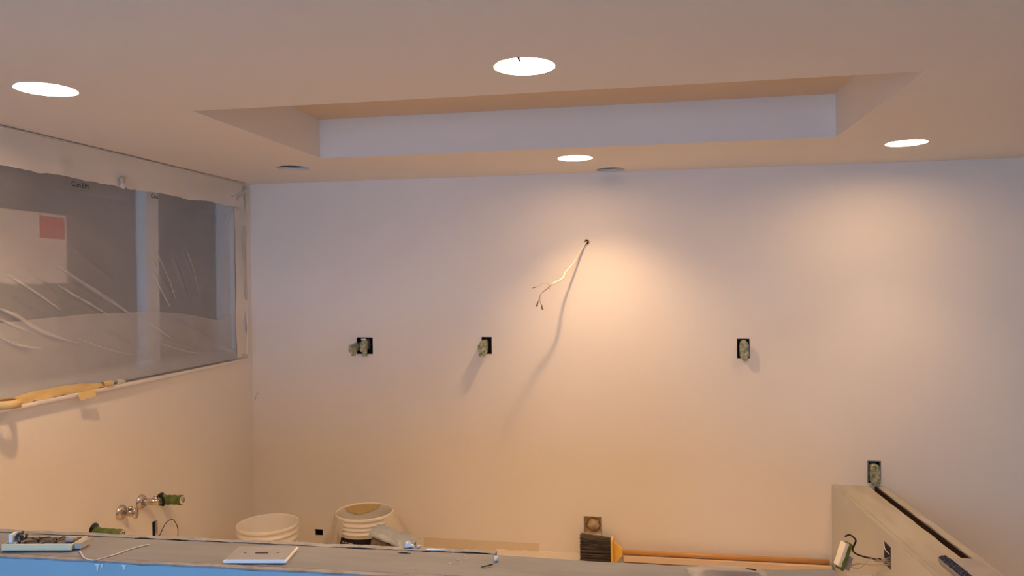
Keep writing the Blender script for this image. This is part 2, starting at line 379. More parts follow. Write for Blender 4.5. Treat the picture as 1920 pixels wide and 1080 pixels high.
# dark enclosure added outside the left window to block sky; near opening lights mullion
PX0, PX1, PY0, PY1 = -4.3, XL-0.101, 0.6, 5.0
pch = struct(obj('wall_added_porch', box(PX0, PX0+0.05, PY0, PY1, 0, 2.5), 'porch'))
for a in ((PX0+0.05, PX1, PY1-0.05, PY1, 0, 2.5), (PX0+0.05, PX1, PY0, PY1-0.05, -0.05, 0), (PX0+0.05, PX1, PY0, PY1-0.05, 2.5, 2.55),
          (PX0+0.05, -3.25, PY0, PY0+0.05, 0, 2.5), (-2.65, PX1, PY0, PY0+0.05, 0, 2.5), (-3.25, -2.65, PY0, PY0+0.05, 0, 1.05), (-3.25, -2.65, PY0, PY0+0.05, 1.9, 2.5),
          (PX1-0.02, PX1, D+0.15, PY1-0.05, 0, 2.5)):
    obj('added_porch_panel', box(*a), 'porch', pch)

# ---------------------------------------------------------------- half walls
# bar-height half wall in front of the camera (slightly out of square)
AX0, AX1, AYL, SL, TH = XL, 0.318, 1.160, 0.030, 0.136
def front_y(x): return AYL+(x+2.204)*SL
def strip(x0, x1, o0, o1, z0, z1, amp, seed, n=80, yamp=None, dip=None):
    """long board along the half wall with uneven top and edges"""
    yamp = amp if yamp is None else yamp
    bm = bmesh.new(); R = []
    for i in range(n+1):
        x = x0+(x1-x0)*i/n; f = front_y(x)
        e = lambda k, s=14: noise.noise(Vector((x*s, seed, k)))
        zt = z1+amp*(e(1)+0.6*e(2, 45)); zd = dip(x) if dip else 0
        R.append([bm.verts.new(p) for p in ((x, f+o0, z0), (x, f+o1, z0), (x, f+o1+yamp*e(3, 25), zt+zd), (x, f+o0+yamp*e(4, 25), zt+zd+amp*0.3*e(5)))])
    for a, c in zip(R[:-1], R[1:]):
        for k in range(4): bm.faces.new((a[k], c[k], c[(k+1) % 4], a[(k+1) % 4]))
    bm.faces.new(R[0]); bm.faces.new(R[-1][::-1]); bmesh.ops.recalc_face_normals(bm, faces=bm.faces[:])
    return bm
hw = struct(obj('wall_bar', strip(AX0, AX1-0.002, 0.013, 0.122, 0.0, 1.045, 0.0, 1, 4), 'plate'))
obj('drywall_panel', strip(AX0, AX1, 0.0, 0.0125, 0.0, 1.066, 0.0012, 3, 160, 0.0004), 'blue', hw)
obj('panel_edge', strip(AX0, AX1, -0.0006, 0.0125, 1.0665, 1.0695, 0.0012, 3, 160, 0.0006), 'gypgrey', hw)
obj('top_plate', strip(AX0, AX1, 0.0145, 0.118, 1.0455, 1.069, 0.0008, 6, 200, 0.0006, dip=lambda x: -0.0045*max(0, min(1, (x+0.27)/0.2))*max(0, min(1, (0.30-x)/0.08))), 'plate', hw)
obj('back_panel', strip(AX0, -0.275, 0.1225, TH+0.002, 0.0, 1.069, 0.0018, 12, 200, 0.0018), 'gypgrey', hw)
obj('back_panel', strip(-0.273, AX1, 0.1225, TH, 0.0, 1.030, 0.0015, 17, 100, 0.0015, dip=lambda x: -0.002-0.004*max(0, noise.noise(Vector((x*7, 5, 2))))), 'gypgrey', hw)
for x, w_, d_ in ((-0.985, 0.006, 0.016), (-0.976, 0.004, 0.008), (-0.932, 0.006, 0.010)):       # paint drips under the front edge
    f0 = front_y(x); bm = bmesh.new(); O = [(-w_, 0), (w_, 0), (w_*0.35, -d_*0.4), (w_*0.2, -d_*0.85), (0, -d_), (-w_*0.25, -d_*0.85), (-w_*0.3, -d_*0.4)]
    a_ = [bm.verts.new((x+p, f0-0.0018, 1.0655+q)) for p, q in O]; c_ = [bm.verts.new((x+p*1.15, f0+0.0005, 1.0655+q*1.05)) for p, q in O]
    bm.faces.new(a_); [bm.faces.new((a_[k], a_[(k+1) % 7], c_[(k+1) % 7], c_[k])) for k in range(7)]; bmesh.ops.recalc_face_normals(bm, faces=bm.faces[:])
    obj('paint_drip', bm, 'drip', hw)
# raised bead of compound in a V on the top plate
for P in (((-1.052, 1.232), (-1.018, 1.203), (-0.992, 1.195)), ((-0.992, 1.195), (-0.975, 1.225), (-0.962, 1.262), (-0.945, 1.285))):
    obj('compound_bead', tube([(x, y, 1.0705) for x, y in P], 0.0015, 6, smooth=5, flat=0.7), 'gyp', hw, True)
# dark splits along the back of the top plate
for x0, x1, o in ((-0.352, -0.284, .1215), (-0.415, -0.395, .118), (-0.56, -0.50, .118), (-0.86, -0.80, .1195), (-0.93, -0.885, .1195), (-1.0, -0.955, .120), (-0.455, -0.43, .105)):
    n = 8; pts = [(x0+(x1-x0)*k/n, front_y(x0+(x1-x0)*k/n)+o+0.001*noise.noise(Vector((x0*9+k, 2, 1))), 1.0690) for k in range(n+1)]
    obj('split', tube(pts, [0.0008, 0.0018, 0.002, 0.0012, 0.0007], 5, flat=1.2), 'ink', hw)

# low half wall along the right side, hollow, with a plank top
PA = Vector((0.910, D, 0)); pd = Vector((0.065, -1.14, 0)).normalized(); pn = Vector((1.14, 0.065, 0)).normalized()
PT = Matrix((pd, pn, Vector((0, 0, 1)))).transposed().to_4x4(); PT.translation = PA      # local: s along, t across, z
PZ, PL = 0.540, 2.1
def pstrip(s0, s1, t0, t1, z0, z1, amp, seed, n=70, lamp=0, ramp=0):
    bm = bmesh.new(); R = []
    for i in range(n+1):
        s = s0+(s1-s0)*i/n
        e = lambda k, f=9: noise.noise(Vector((s*f, seed, k)))
        zt = z1+amp*(e(1)+0.7*e(2, 40)); a0 = t0+lamp*(e(3)+0.4*e(6, 35)); a1 = t1+ramp*(e(4)+0.4*e(5, 35))
        R.append([bm.verts.new(PT @ Vector(p)) for p in ((s, a0, z0), (s, a1, z0), (s, a1, zt), (s, a0, zt))])
    for a, c in zip(R[:-1], R[1:]):
        for k in range(4): bm.faces.new((a[k], c[k], c[(k+1) % 4], a[(k+1) % 4]))
    bm.faces.new(R[0]); bm.faces.new(R[-1][::-1]); bmesh.ops.recalc_face_normals(bm, faces=bm.faces[:])
    return bm
pw = obj('wall_side', pstrip(0.0, PL, 0.0, 0.0145, 0.0, PZ-0.001, 0.0006, 2, 80), 'primer')
b = box(0.690, 0.760, -0.05, 0.05, 0.408, 0.500, T=PT); cut(pw, [b]); struct(pw)
obj('panel_edge', pstrip(0.0, PL, 0.001, 0.024, PZ-0.0005, PZ+0.0010, 0.0006, 4, 90, 0.0004, 0.0016), 'plank', pw)
obj('plank', pstrip(0.0, PL, 0.0265, 0.168, PZ-0.036, PZ, 0.0007, 5, 90, 0.0006, 0.003), 'plank', pw)
obj('far_panel', pstrip(0.012, PL, 0.206, 0.240, 0.0, PZ+0.001, 0.0020, 8, 120, 0.003, 0.006), 'plank', pw)
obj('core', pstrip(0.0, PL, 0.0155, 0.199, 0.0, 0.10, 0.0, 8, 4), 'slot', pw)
obj('slot_shade', pstrip(0.0, PL, 0.1995, 0.2025, 0.0, PZ-0.002, 0.0, 8, 4), 'slot', pw)  # dark strips added so the hollow slot looks shaded
obj('slot_shade', pstrip(0.0, PL, 0.166, 0.169, 0.101, PZ-0.037, 0.0, 8, 4), 'slot', pw)
for s, tt in ((0.42, 0.10), (0.70, 0.12), (0.76, 0.125), (0.93, 0.15), (0.2, 0.06)):
    obj('knot', lathe([(0.001, 0), (0.006, 0.0008), (0.004, 0.0012)], PT @ Vector((s, tt, PZ)), (0, 0, 1), 8), 'tan', pw)

# ---------------------------------------------------------------- recessed lights
def can(key, label, lit, aim=None, watts=0, group=None, size=115, blend=0.7):
    x, y, r = HOLES[key]
    t = thing('recessed_light', label, 'ceiling light', (x, y, ZC+0.002), group)
    r2_ = r+0.004
    prof = [(r2_, 0.0145), (r2_, 0.13), (r2_*0.8, 0.15), (0.001, 0.151), (0.001, 0.153), (r2_*0.8+0.002, 0.152), (r2_+0.0015, 0.131), (r2_+0.0015, 0.0145)]
    obj('housing', lathe(prof, (x, y, ZC), (0, 0, 1), 40, closed_ends=False), 'canwhite' if lit else 'cangrey', t, True)
    if lit:
        obj('lamp_face', lathe([(0.001, 0.0195), (r*0.9, 0.019), (r+0.0015, 0.0165), (r+0.0015, 0.022), (0.001, 0.0225)], (x, y, ZC), (0, 0, 1), 40), 'glow_'+key, t, True)
        ld = bpy.data.lights.new('lamp', 'SPOT'); ld.energy = watts; ld.color = LAMP_COL
        ld.spot_size = math.radians(size); ld.spot_blend = blend; ld.shadow_soft_size = 0.022
        lo = bpy.data.objects.new('lamp', ld); col.objects.link(lo); lo.parent = t; lo.location = (0, 0, -0.012)
        d = Vector(aim or (0, 0, -1)); lo.rotation_euler = d.to_track_quat('-Z', 'Y').to_euler()
    else:
        obj('socket', lathe([(0.03, 0.10), (0.034, 0.15)], (x, y, ZC), (0, 0, 1), 20), 'cangrey', t)
    return t
can('back', 'lit recessed ceiling light between the ceiling tray and the wall cable', True, (0.14, 0.08, -1.0), LAMP_W['back'], size=108, blend=1.0)
can('right', 'lit recessed ceiling light above the low half wall', True, (0.10, 0.05, -1.0), LAMP_W['right'], size=88, blend=1.0)
tf = can('front', 'large lit recessed ceiling light with a dark clip at its rim', True, None, LAMP_W['front'], size=130)
can('left', 'lit recessed ceiling light above the plastic covered window', True, None, LAMP_W['left'], size=130)
can('dead_window', 'unlit empty round ceiling hole near the covered window corner', False)
can('dead_middle', 'small unlit round ceiling hole tight against the back wall', False)
obj('clip', box(-0.3090, -0.3030, 1.842, 1.872, ZC-0.003, ZC+0.002), 'black', tf)

# ---------------------------------------------------------------- device boxes in the back wall
def open_box(x, z, w, h, d, m, parent):
    bm = bmesh.new(); x0, x1, z0, z1 = x-w/2+.001, x+w/2-.001, z-h/2+.001, z+h/2-.001; y0 = D+0.002; k = 0.003
    bx(bm, x0, x1, y0+d, y0+d+k, z0, z1)
    bx(bm, x0, x0+k, y0, y0+d, z0, z1); bx(bm, x1-k, x1, y0, y0+d, z0, z1)
    bx(bm, x0+k, x1-k, y0, y0+d, z0, z0+k); bx(bm, x0+k, x1-k, y0, y0+d, z1-k, z1)
    return obj('box', bm, m, parent)
def wad(cx, cz, w, h, depth, seed, parent, yoff=0.0, lean=(0, 0), m='green', name='taped_device'):
    """device wrapped in crumpled tape: a lumpy block rooted in the box, leaning out of it"""
    bm = box(-w/2, w/2, -depth, 0.045, -h/2, h/2); bmesh.ops.subdivide_edges(bm, edges=bm.edges[:], cuts=5, use_grid_fill=True)
    for v in bm.verts:
        q = v.co.copy(); f = max(0.0, -q.y/depth)
        s = 1-0.18*(abs(q.x)/(w/2))**3*(abs(q.z)/(h/2))**3
        v.co = Vector((q.x*s+lean[0]*f, q.y, q.z*s+lean[1]*f)) + noise.noise_vector(q*70+Vector((seed, seed, 0)))*0.004 + noise.noise_vector(q*190+Vector((seed, 0, seed)))*0.002
        v.co += Vector((cx, D+yoff, cz))
    return obj(name, bm, m, parent)
def outlet(key, label, wads, m='box', d=0.07, group=None):
    x, z, w, h = BOXES[key]
    t = thing('outlet_box', label, 'outlet box', (x, D+0.002, z-h/2), group); open_box(x, z, w, h, d, m, t)
    for a in wads: wad(*a, parent=t) if not isinstance(a[-1], dict) else wad(*a[:-1], parent=t, **a[-1])
    return t
x, z, w, h = BOXES['double']
td = outlet('double', 'double outlet box with two green taped devices, one hanging out, near the covered window',
       [(x+0.000, z+0.006, 0.034, 0.060, 0.030, 1, dict(lean=(0.0, -0.012))), (x-0.046, z-0.006, 0.028, 0.044, 0.055, 2, dict(lean=(-0.012, -0.006)))])
obj('tape_tail', jitter(box(x-0.058, x-0.038, D-0.050, D-0.040, z-0.052, z-0.028), 0.003, 60), 'green', td)
obj('tape_tail', jitter(box(x-0.004, x+0.022, D-0.030, D-0.020, z-0.056, z-0.022), 0.004, 60), 'green', td)
obj('yoke_tab', box(x-0.018, x+0.012, D-0.010, D-0.008, z+0.030, z+0.040), 'chrome', td)
x, z, w, h = BOXES['single_a']
ta = outlet('single_a', 'single outlet box with a pale taped device sticking far out below the hanging cable',
       [(x-0.014, z-0.006, 0.038, 0.074, 0.085, 5, dict(lean=(0.006, -0.012)))])
x, z, w, h = BOXES['single_b']
tb = outlet('single_b', 'single outlet box filled by an upright taped device between two dark slots',
       [(x+0.003, z-0.006, 0.040, 0.096, 0.030, 9, dict(lean=(0, -0.006)))])
x, z, w, h = BOXES['single_c']
tc_ = outlet('single_c', 'outlet box with green taped device just above the low half wall',
       [(x+0.001, z-0.008, 0.045, 0.098, 0.022, 13, dict(lean=(0, -0.006)))])
obj('rim', (lambda b: (bx(b, x-w/2-.001, x-w/2+.005, D-0.002, D+0.004, z-h/2, z+h/2), bx(b, x+w/2-.005, x+w/2+.001, D-0.002, D+0.004, z-h/2, z+h/2), bx(b, x-w/2+.005, x+w/2-.005, D-0.002, D+0.004, z+h/2-.005, z+h/2), b)[-1])(bmesh.new()), 'boxgrey', tc_)
x, z, w, h = BOXES['low']
tl = outlet('low', 'low square outlet box smeared with tan paint above the broom bristles', [], 'tan', 0.018)
obj('cover_lump', jitter(lathe([(0.001, -0.012), (0.018, -0.010), (0.030, -0.004), (0.036, 0.004)], (x+0.002, D+0.014, z-0.002), (0, 1, 0), 24), 0.004, 60), 'tan', tl, True)
obj('bracket', box(x+0.030, x+0.047, D-0.004, D+0.002, z-0.058, z-0.050), 'steel', tl)

# ---------------------------------------------------------------- cable out of the back wall
tw = thing('electrical_cable', 'white electrical cable with bare wire ends hanging out of the back wall', 'cable', (-0.296, D, 1.768))
path = [(-0.296, D+0.03, 1.770), (-0.300, D-0.004, 1.765), (-0.325, 3.885, 1.722), (-0.354, 3.855, 1.667), (-0.388, 3.80, 1.620), (-0.399, 3.755, 1.600), (-0.401, 3.735, 1.583), (-0.418, 3.71, 1.570), (-0.456, 3.69, 1.549)]
sheath = obj('sheath', tube(path, 0.0048, 10, smooth=6, flat=0.8), 'cable', tw, True)
for P, r in (([(-0.455, 3.69, 1.549), (-0.482, 3.67, 1.526), (-0.506, 3.655, 1.502), (-0.514, 3.652, 1.480), (-0.520, 3.655, 1.463)], 0.0017),
             ([(-0.455, 3.692, 1.549), (-0.484, 3.674, 1.522), (-0.508, 3.662, 1.500), (-0.512, 3.662, 1.472), (-0.506, 3.67, 1.447)], 0.0017)):
    obj('conductor', tube(P, r, 6, smooth=6), 'wiretan', tw, True)
obj('ground_wire', tube([(-0.455, 3.69, 1.549), (-0.470, 3.675, 1.533), (-0.462, 3.66, 1.527), (-0.470, 3.65, 1.552), (-0.492, 3.645, 1.556), (-0.512, 3.647, 1.543), (-0.530, 3.65, 1.536)], 0.0009, 6, smooth=8), 'copper', tw, True)
obj('wire_tip', tube([(-0.528, 3.65, 1.537), (-0.546, 3.652, 1.532)], 0.0022, 6), 'nut', tw)
for a, c in (((-0.520, 3.655, 1.465), (-0.528, 3.656, 1.440)), ((-0.506, 3.67, 1.450), (-0.500, 3.672, 1.424))):
    a, c = Vector(a), Vector(c); obj('wire_connector', lathe([(0.0026, 0), (0.0036, 0.008), (0.0046, (c-a).length)], a, c-a, 8), 'nut', tw)
obj('hole_rim', jitter(lathe([(0.011, -0.002), (0.015, -0.003), (0.016, 0.002), (0.0115, 0.002), (0.011, -0.002)], (-0.296, D, 1.768), (0, 1, 0), 14, closed_ends=False), 0.003, 90), 'tan', tw)

# ---------------------------------------------------------------- plastic over the left window
ps = thing('plastic_sheet', 'milky plastic sheet taped over the window in the left wall', 'plastic sheet', (XL, 2.8, 1.15))
def seg_d(y, z, a, b):
    ax, az = a; bx_, bz = b; t = max(0, min(1, ((y-ax)*(bx_-ax)+(z-az)*(bz-az))/((bx_-ax)**2+(bz-az)**2)))
    return math.hypot(y-ax-t*(bx_-ax), z-az-t*(bz-az)), t
CREASE = [((2.52, 1.63), (2.91, 1.43), .010), ((2.50, 1.56), (2.78, 1.44), .007), ((2.24, 1.50), (2.36, 1.43), .008), ((2.36, 1.43), (2.56, 1.34), .007),
          ((3.06, 1.70), (3.24, 1.47), .007), ((2.24, 1.40), (2.40, 1.32), .008), ((2.30, 1.66), (2.56, 1.50), .006), ((2.24, 1.58), (2.46, 1.45), .006), ((2.56, 1.74), (2.86, 1.56), .005),
          ((3.22, 1.72), (3.34, 1.50), .006), ((3.05, 1.34), (3.45, 1.22), .008), ((3.10, 1.44), (3.62, 1.25), .006), ((2.70, 1.40), (3.05, 1.24), .005), ((3.30, 1.75), (3.42, 1.55), .005),
          ((3.66, 1.98), (3.84, 2.10), .014), ((3.58, 1.97), (3.83, 2.10), .008), ((3.70, 1.90), (3.84, 2.09), .010), ((3.5, 1.28), (3.84, 1.16), .008), ((2.0, 1.7), (2.24, 1.5), .008)]
FY0, FY1, FZ0, FZ1 = 1.50, 3.845, 1.1508, 2.116
def film_x(y, z):
    k = 0.007*noise.noise(Vector((y*2.2, z*2.6, 4)))+0.002*noise.noise(Vector((y*7+z*8, z*4-y*3, 1)))
    inside = max(0, min(1, (y-1.5)/0.15))*max(0, min(1, (3.82-y)/0.10))*max(0, min(1, (z-1.16)/0.06))*max(0, min(1, (2.0-z)/0.06))
    x = XL+0.010-0.030*inside+k*inside
    for a, c, amp in CREASE:
        d, t_ = seg_d(y, z, a, c)
        if d < 0.05: x += 1.15*amp*math.exp(-(d/0.008)**2)*math.sin(math.pi*max(0.06, min(0.94, t_)))
    return max(x, XL+0.002) if (y > 3.73 or z > 1.985) else x
obj('film', grid(lambda u, v: Vector((film_x(FY0+u*(FY1-FY0), FZ0+v*(FZ1-FZ0)), FY0+u*(FY1-FY0), FZ0+v*(FZ1-FZ0))), 330, 140), 'film', ps, True)
# second fold of film behind the lower half, with a bowed top edge
TOP = [(1.5, 1.40), (2.24, 1.440), (2.40, 1.446), (2.65, 1.452), (2.85, 1.449), (3.06, 1.444), (3.30, 1.424), (3.52, 1.388), (3.62, 1.372), (3.70, 1.394), (3.73, 1.40)]
def top_at(y):
    for (a, b_), (c, d_) in zip(TOP[:-1], TOP[1:]):
        if a <= y <= c: return b_+(d_-b_)*(y-a)/(c-a)
    return TOP[-1][1]
obj('folded_film', grid(lambda u, v: (lambda y, z: Vector((film_x(y, z)+0.0035, y, z)))(1.50+u*2.23, 1.160+v*(top_at(1.50+u*2.23)-1.160)), 150, 30), 'film2', ps, True)
# tight pleats where the film is pulled
def pleat(P, w):
    P = smooth_path([(0, y, z) for y, z in P], 8); n = len(P)-1
    def f(u, v):
        k = min(int(round(u*n)), n); p = P[k]; d = (P[min(k+1, n)]-P[max(k-1, 0)]).normalized(); q = Vector((0, -d.z, d.y))
        t_ = w*(0.15+math.sin(math.pi*u)**0.7)*(v-0.5)
        return Vector((film_x(p.y, p.z)+0.007+0.002*(v == 0.5), p.y+q.y*t_, p.z+q.z*t_))
    obj('pleat', grid(f, n, 2), 'crease', ps, True)
for P, w in (([(2.50, 1.650), (2.66, 1.565), (2.80, 1.495), (2.93, 1.430)], .014), ([(2.50, 1.575), (2.62, 1.515), (2.78, 1.440)], .009), ([(2.24, 1.492), (2.32, 1.455), (2.44, 1.390), (2.60, 1.340)], .013),
             ([(2.24, 1.395), (2.32, 1.355), (2.42, 1.335)], .009), ([(3.07, 1.62), (3.13, 1.54), (3.20, 1.45)], .010), ([(3.10, 1.72), (3.18, 1.60), (3.24, 1.48)], .007), ([(2.26, 1.62), (2.40, 1.545), (2.52, 1.475)], .008), ([(2.24, 1.455), (2.30, 1.430), (2.38, 1.395)], .008),
             ([(3.32, 1.74), (3.38, 1.64), (3.42, 1.52)], .007), ([(2.95, 1.44), (3.10, 1.36), (3.22, 1.30)], .008), ([(3.10, 1.30), (3.30, 1.24), (3.48, 1.21)], .008), ([(2.60, 1.36), (2.80, 1.29), (3.0, 1.25)], .006), ([(3.845-.005, 2.105), (3.77, 2.03), (3.69, 1.92)], .016), ([(3.835, 2.10), (3.70, 2.04), (3.58, 2.0)], .012)):
    pleat(P, w)
# masking strip along the head, ragged lower edge
def head_z(y): return 1.985+0.010*noise.noise(Vector((y*5, 1, 7)))+0.006*noise.noise(Vector((y*22, 4, 7)))+0.004*noise.noise(Vector((y*60, 4, 9)))
obj('head_strip', grid(lambda u, v: (lambda y: Vector((XL+0.0125+0.010*(1-v)+0.004*(1-v)*noise.noise(Vector((y*4, v*2, 9)))+0.008*(1-v)*noise.noise(Vector((y*9, 1, 3))), y, head_z(y)+v*(2.127-head_z(y)))))(1.5+u*2.30), 200, 10), 'strip', ps, True)
obj('head_tape', tube([(XL+0.014, 1.5+k*0.117, 2.119+0.002*math.sin(k*2.1)-(0.004 if k > 17 else 0)) for k in range(21)], 0.005, 8, smooth=3, flat=0.5), 'strip', ps, True)
obj('side_strip', grid(lambda u, v: (lambda z: Vector((XL+0.008+0.010*noise.noise(Vector((z*6, u, 9))), 3.735+0.012*noise.noise(Vector((z*5, 1, 3)))+u*(3.845-3.735), z)))(1.160+v*0.95), 8, 60), 'strip', ps, True)
obj('side_fold', tube([(XL+0.008, 3.838, 1.17), (XL+0.014, 3.842, 1.30), (XL+0.006, 3.842, 1.55), (XL+0.008, 3.845, 1.85), (XL+0.012, 3.848, 2.11)], [0.012, 0.008, 0.004, 0.004, 0.006], 8, smooth=6, flat=0.5), 'strip', ps, True)
b = bmesh.new(); lathe([(0.003, 0), (0.014, 0.015), (0.008, 0.035), (0.012, 0.05), (0.002, 0.056)], (XL+0.03, 2.815, 2.035), (0.1, 0.05, -1), 12, b); jitter(b, 0.010, 50)
obj('gather', b, 'gyp', ps, True)
TM = Matrix(((0, 0, 1, 0), (1, 0, 0, 0), (0, 1, 0, 0), (0, 0, 0, 1)))
for s, y, z in (('Con.EM', 2.595, 1.955), ('Con.', 3.050, 1.960)):
    T = Matrix.Translation((XL+0.016, y, z)) @ TM @ Matrix.Rotation(-0.02, 4, 'Z'); text_mesh(s, 0.028, T, 'ink', ps, 'lettering')

sg = thing('paper_notice', 'cream paper notice with a red corner square behind the plastic film', 'notice', (FX-0.05, 2.3, 1.58))
obj('sheet', box(FX-0.006, FX+0.001, 2.02, 2.625, 1.578, 1.85), 'paper', sg)
obj('red_square', box(FX+0.001, FX+0.0016, 2.490, 2.615, 1.752, 1.838), 'red', sg)

# masking tape on the stool
tp = ps
def tstrip(u, v):
    y = 2.27+u*0.50; lo = 1.150; hi = 1.152+0.040*math.sin(math.pi*min(1, 0.12+0.88*u))**0.5*(1-0.35*u)+0.004*noise.noise(Vector((y*18, 2, 2)))
    return Vector((XL+0.022-0.010*v+0.005*noise.noise(Vector((y*14, v*2, 5))), y, lo+(hi-lo)*v+(1-v)*0.012*abs(noise.noise(Vector((y*30, 0, 0))))))
obj('masking_tape', grid(tstrip, 70, 5), 'tape', tp, True)
obj('tape_flap', grid(lambda u, v: Vector((XL+0.032+0.012*u+0.01*v, 2.545+0.075*u, 1.152+0.004*u-0.030*v+0.004*noise.noise(Vector((u*4, v*4, 1))))), 6, 5), 'tape', tp, True)
obj('tape_curl', lathe([(0.012, -0.022), (0.0135, 0.0), (0.012, 0.022)], (XL+0.022, 2.72, 1.162), (0.15, 1, 0.05), 14, closed_ends=False), 'tape', tp, True)
obj('film_scrap', grid(lambda u, v: Vector((XL+0.024+0.004*v, 2.775+0.05*u, 1.152+0.022*v*(1-u*0.5)+0.004*noise.noise(Vector((u*5, v*5, 8))))), 6, 4), 'strip', tp, True)
tr = thing('tape_roll', 'roll of yellow masking tape resting on the window sill', 'tape roll', (XL+0.004, 2.222, 1.151))
obj('tape', lathe([(0.029, 0), (0.044, 0), (0.0445, 0.014), (0.044, 0.028), (0.029, 0.028), (0.029, 0)], (XL+0.044, 2.204, 1.151), (0, 0, 1), 36, closed_ends=False), 'tape', tr, True)
obj('core', lathe([(0.0265, 0), (0.029, 0), (0.029, 0.028), (0.0265, 0.028), (0.0265, 0)], (XL+0.044, 2.204, 1.151), (0, 0, 1), 36, closed_ends=False), 'tapecore', tr, True)

# ---------------------------------------------------------------- plumbing on the left wall
def valve(y, z, label, big=False):
    t = thing('shutoff_valve', label, 'valve', (XL, y, z), None)
    obj('escutcheon', lathe([(0.033, 0.0), (0.033, 0.003), (0.028, 0.010), (0.014, 0.014), (0.011, 0.014)], (XL, y, z), (1, 0, 0), 28), 'chrome', t, True)
    if not big:
        obj('stem', lathe([(0.010, 0.012), (0.010, 0.034), (0.014, 0.036), (0.014, 0.052), (0.009, 0.054), (0.009, 0.064)], (XL, y, z), (1, 0, 0), 16), 'chrome', t, True)
        obj('outlet', lathe([(0.008, 0), (0.008, 0.020), (0.010, 0.021), (0.010, 0.027)], (XL+0.044, y, z), (0, 0, 1), 12), 'chrome', t, True)
        b = lathe([(0.012, 0.0), (0.020, 0.002), (0.021, 0.006), (0.019, 0.011), (0.006, 0.012)], (XL+0.062, y, z), (1, 0, 0), 20)
        for v in b.verts: v.co.z = z+(v.co.z-z)*1.15; v.co.y = y+(v.co.y-y)*0.75
        obj('handle', b, 'chrome', t, True)
    else:
        obj('stem', lathe([(0.015, 0.010), (0.016, 0.05), (0.014, 0.055), (0.014, 0.082)], (XL, y, z), (1, 0.18, 0.02), 16), 'chrome', t, True)
        obj('outlet', lathe([(0.010, 0), (0.010, 0.024)], (XL+0.066, y+0.012, z), (0, 0, 1), 12), 'chrome', t, True)
        obj('collar', tube([(XL+0.076, y+0.014, z+0.030), (XL+0.092, y+0.018, z+0.020), (XL+0.098, y+0.020, z-0.002), (XL+0.094, y+0.018, z-0.018)], 0.007, 8, smooth=5), 'black', t, True)
    return t
valve(2.818, 0.598, 'chrome shut off valve with oval handle, lower of the two')
valve(2.944, 0.606, 'chrome shut off valve with a black collar beside the green pipe', True)
def green_pipe(y, z, ln, label, tilt, hole=True):
    t = thing('capped_pipe', label, 'pipe', (XL, y, z))
    ax = Vector((1, tilt[0], tilt[1])).normalized()
    obj('pipe', lathe([(0.019, -0.05), (0.019, 0.01)], (XL, y, z), ax, 20), 'black', t, True)
    b = lathe([(0.021, 0.004)]+[(0.022+0.0012*math.sin(k*1.9), 0.006+ln*k/12) for k in range(13)]+[(0.020, ln+0.008)], (XL, y, z), ax, 22); jitter(b, 0.0015, 60)
    tp_ = obj('tape_wrap', b, 'greentube', t, True)
    e = Vector((XL, y, z))+ax*(ln+0.0085); u, v = frame_for(ax)
    obj('end_cap', lathe([(0.001, 0), (0.0185, 0), (0.0185, 0.0012), (0.001, 0.0014)], e, ax, 18), 'strip', t)
    for a0, a1, rr in ((0.2, 4.6, 0.011), (2.0, 6.0, 0.005)):
        obj('end_mark', tube([e+ax*0.0016+(u*math.cos(a0+(a1-a0)*k/10)+v*math.sin(a0+(a1-a0)*k/10))*rr for k in range(11)], 0.0014, 5), 'ink', t)
    return t
green_pipe(3.085, 0.575, 0.110, 'short pipe stub wrapped in green tape beside the chrome valves', (-0.12, 0.06))
green_pipe(2.66, 0.565, 0.12, 'green taped pipe stub half hidden behind the bar wall', (0.0, -0.02))
tag(obj('loose_wire', tube([(XL-0.03, 3.04, 0.41), (XL+0.004, 3.052, 0.41), (XL+0.02, 3.085, 0.465), (XL+0.03, 3.125, 0.470), (XL+0.03, 3.16, 0.42), (XL+0.025, 3.165, 0.36)], 0.0018, 6, smooth=8), 'black'), 'thin black wire looping out of the slot in the left wall', 'wire')

# ---------------------------------------------------------------- buckets and floor things
def bucket(cx, cy, label, kind):
    t = thing('bucket', label, 'bucket', (cx, cy, 0), None)
    H = 0.37; rb, rtp = 0.132, 0.150
    R_ = lambda z: rb+(rtp-rb-0.006)*z/H
    prof = [(0.001, 0.0), (rb-0.004, 0.0), (rb, 0.004), (R_(0.25), 0.25)]
    for z in ((0.262, 0.297, 0.330) if kind == 'open' else (0.290, 0.312, 0.332)):
        prof += [(R_(z-0.006), z-0.006), (R_(z)+0.006, z-0.004), (R_(z)+0.0065, z+0.001), (R_(z), z+0.005)]
    prof += [(R_(0.352), 0.352), (rtp-0.001, 0.354), (rtp, 0.358), (rtp, 0.367), (rtp-0.0015, H), (rtp-0.005, H), (rtp-0.0065, 0.365), (R_(0.35)-0.003, 0.35), (rb-0.003, 0.006), (0.001, 0.006)]
    obj('shell', lathe(prof, (cx, cy, 0), (0, 0, 1), 64), 'bucket', t, True)
    a = math.radians(-38) if kind == 'open' else math.radians(-30)
    P = Vector((cx+math.cos(a)*(R_(0.28)+0.004), cy+math.sin(a)*(R_(0.29)+0.004), 0.285))
    n = Vector((math.cos(a), math.sin(a), 0))
    lug = obj('lug', lathe([(0.020, -0.006), (0.019, 0.006), (0.010, 0.010), (0.009, 0.016)], P, n, 16), 'bucket', t, True)
    # wire bail drooping round the front
    c = []
    for k in range(17):
        th = a-math.pi*k/16; rr = R_(0.2)+0.014+0.006*math.sin(math.pi*k/16)
        c.append((cx+math.cos(th)*rr, cy+math.sin(th)*rr, 0.285-0.14*math.sin(math.pi*k/16)))
    obj('bail', tube(c, 0.002, 6), 'steel', t, True)
    return t, R_
b1, _ = bucket(-1.866, 3.437, 'clean open white plastic bucket in the corner under the window', 'open')
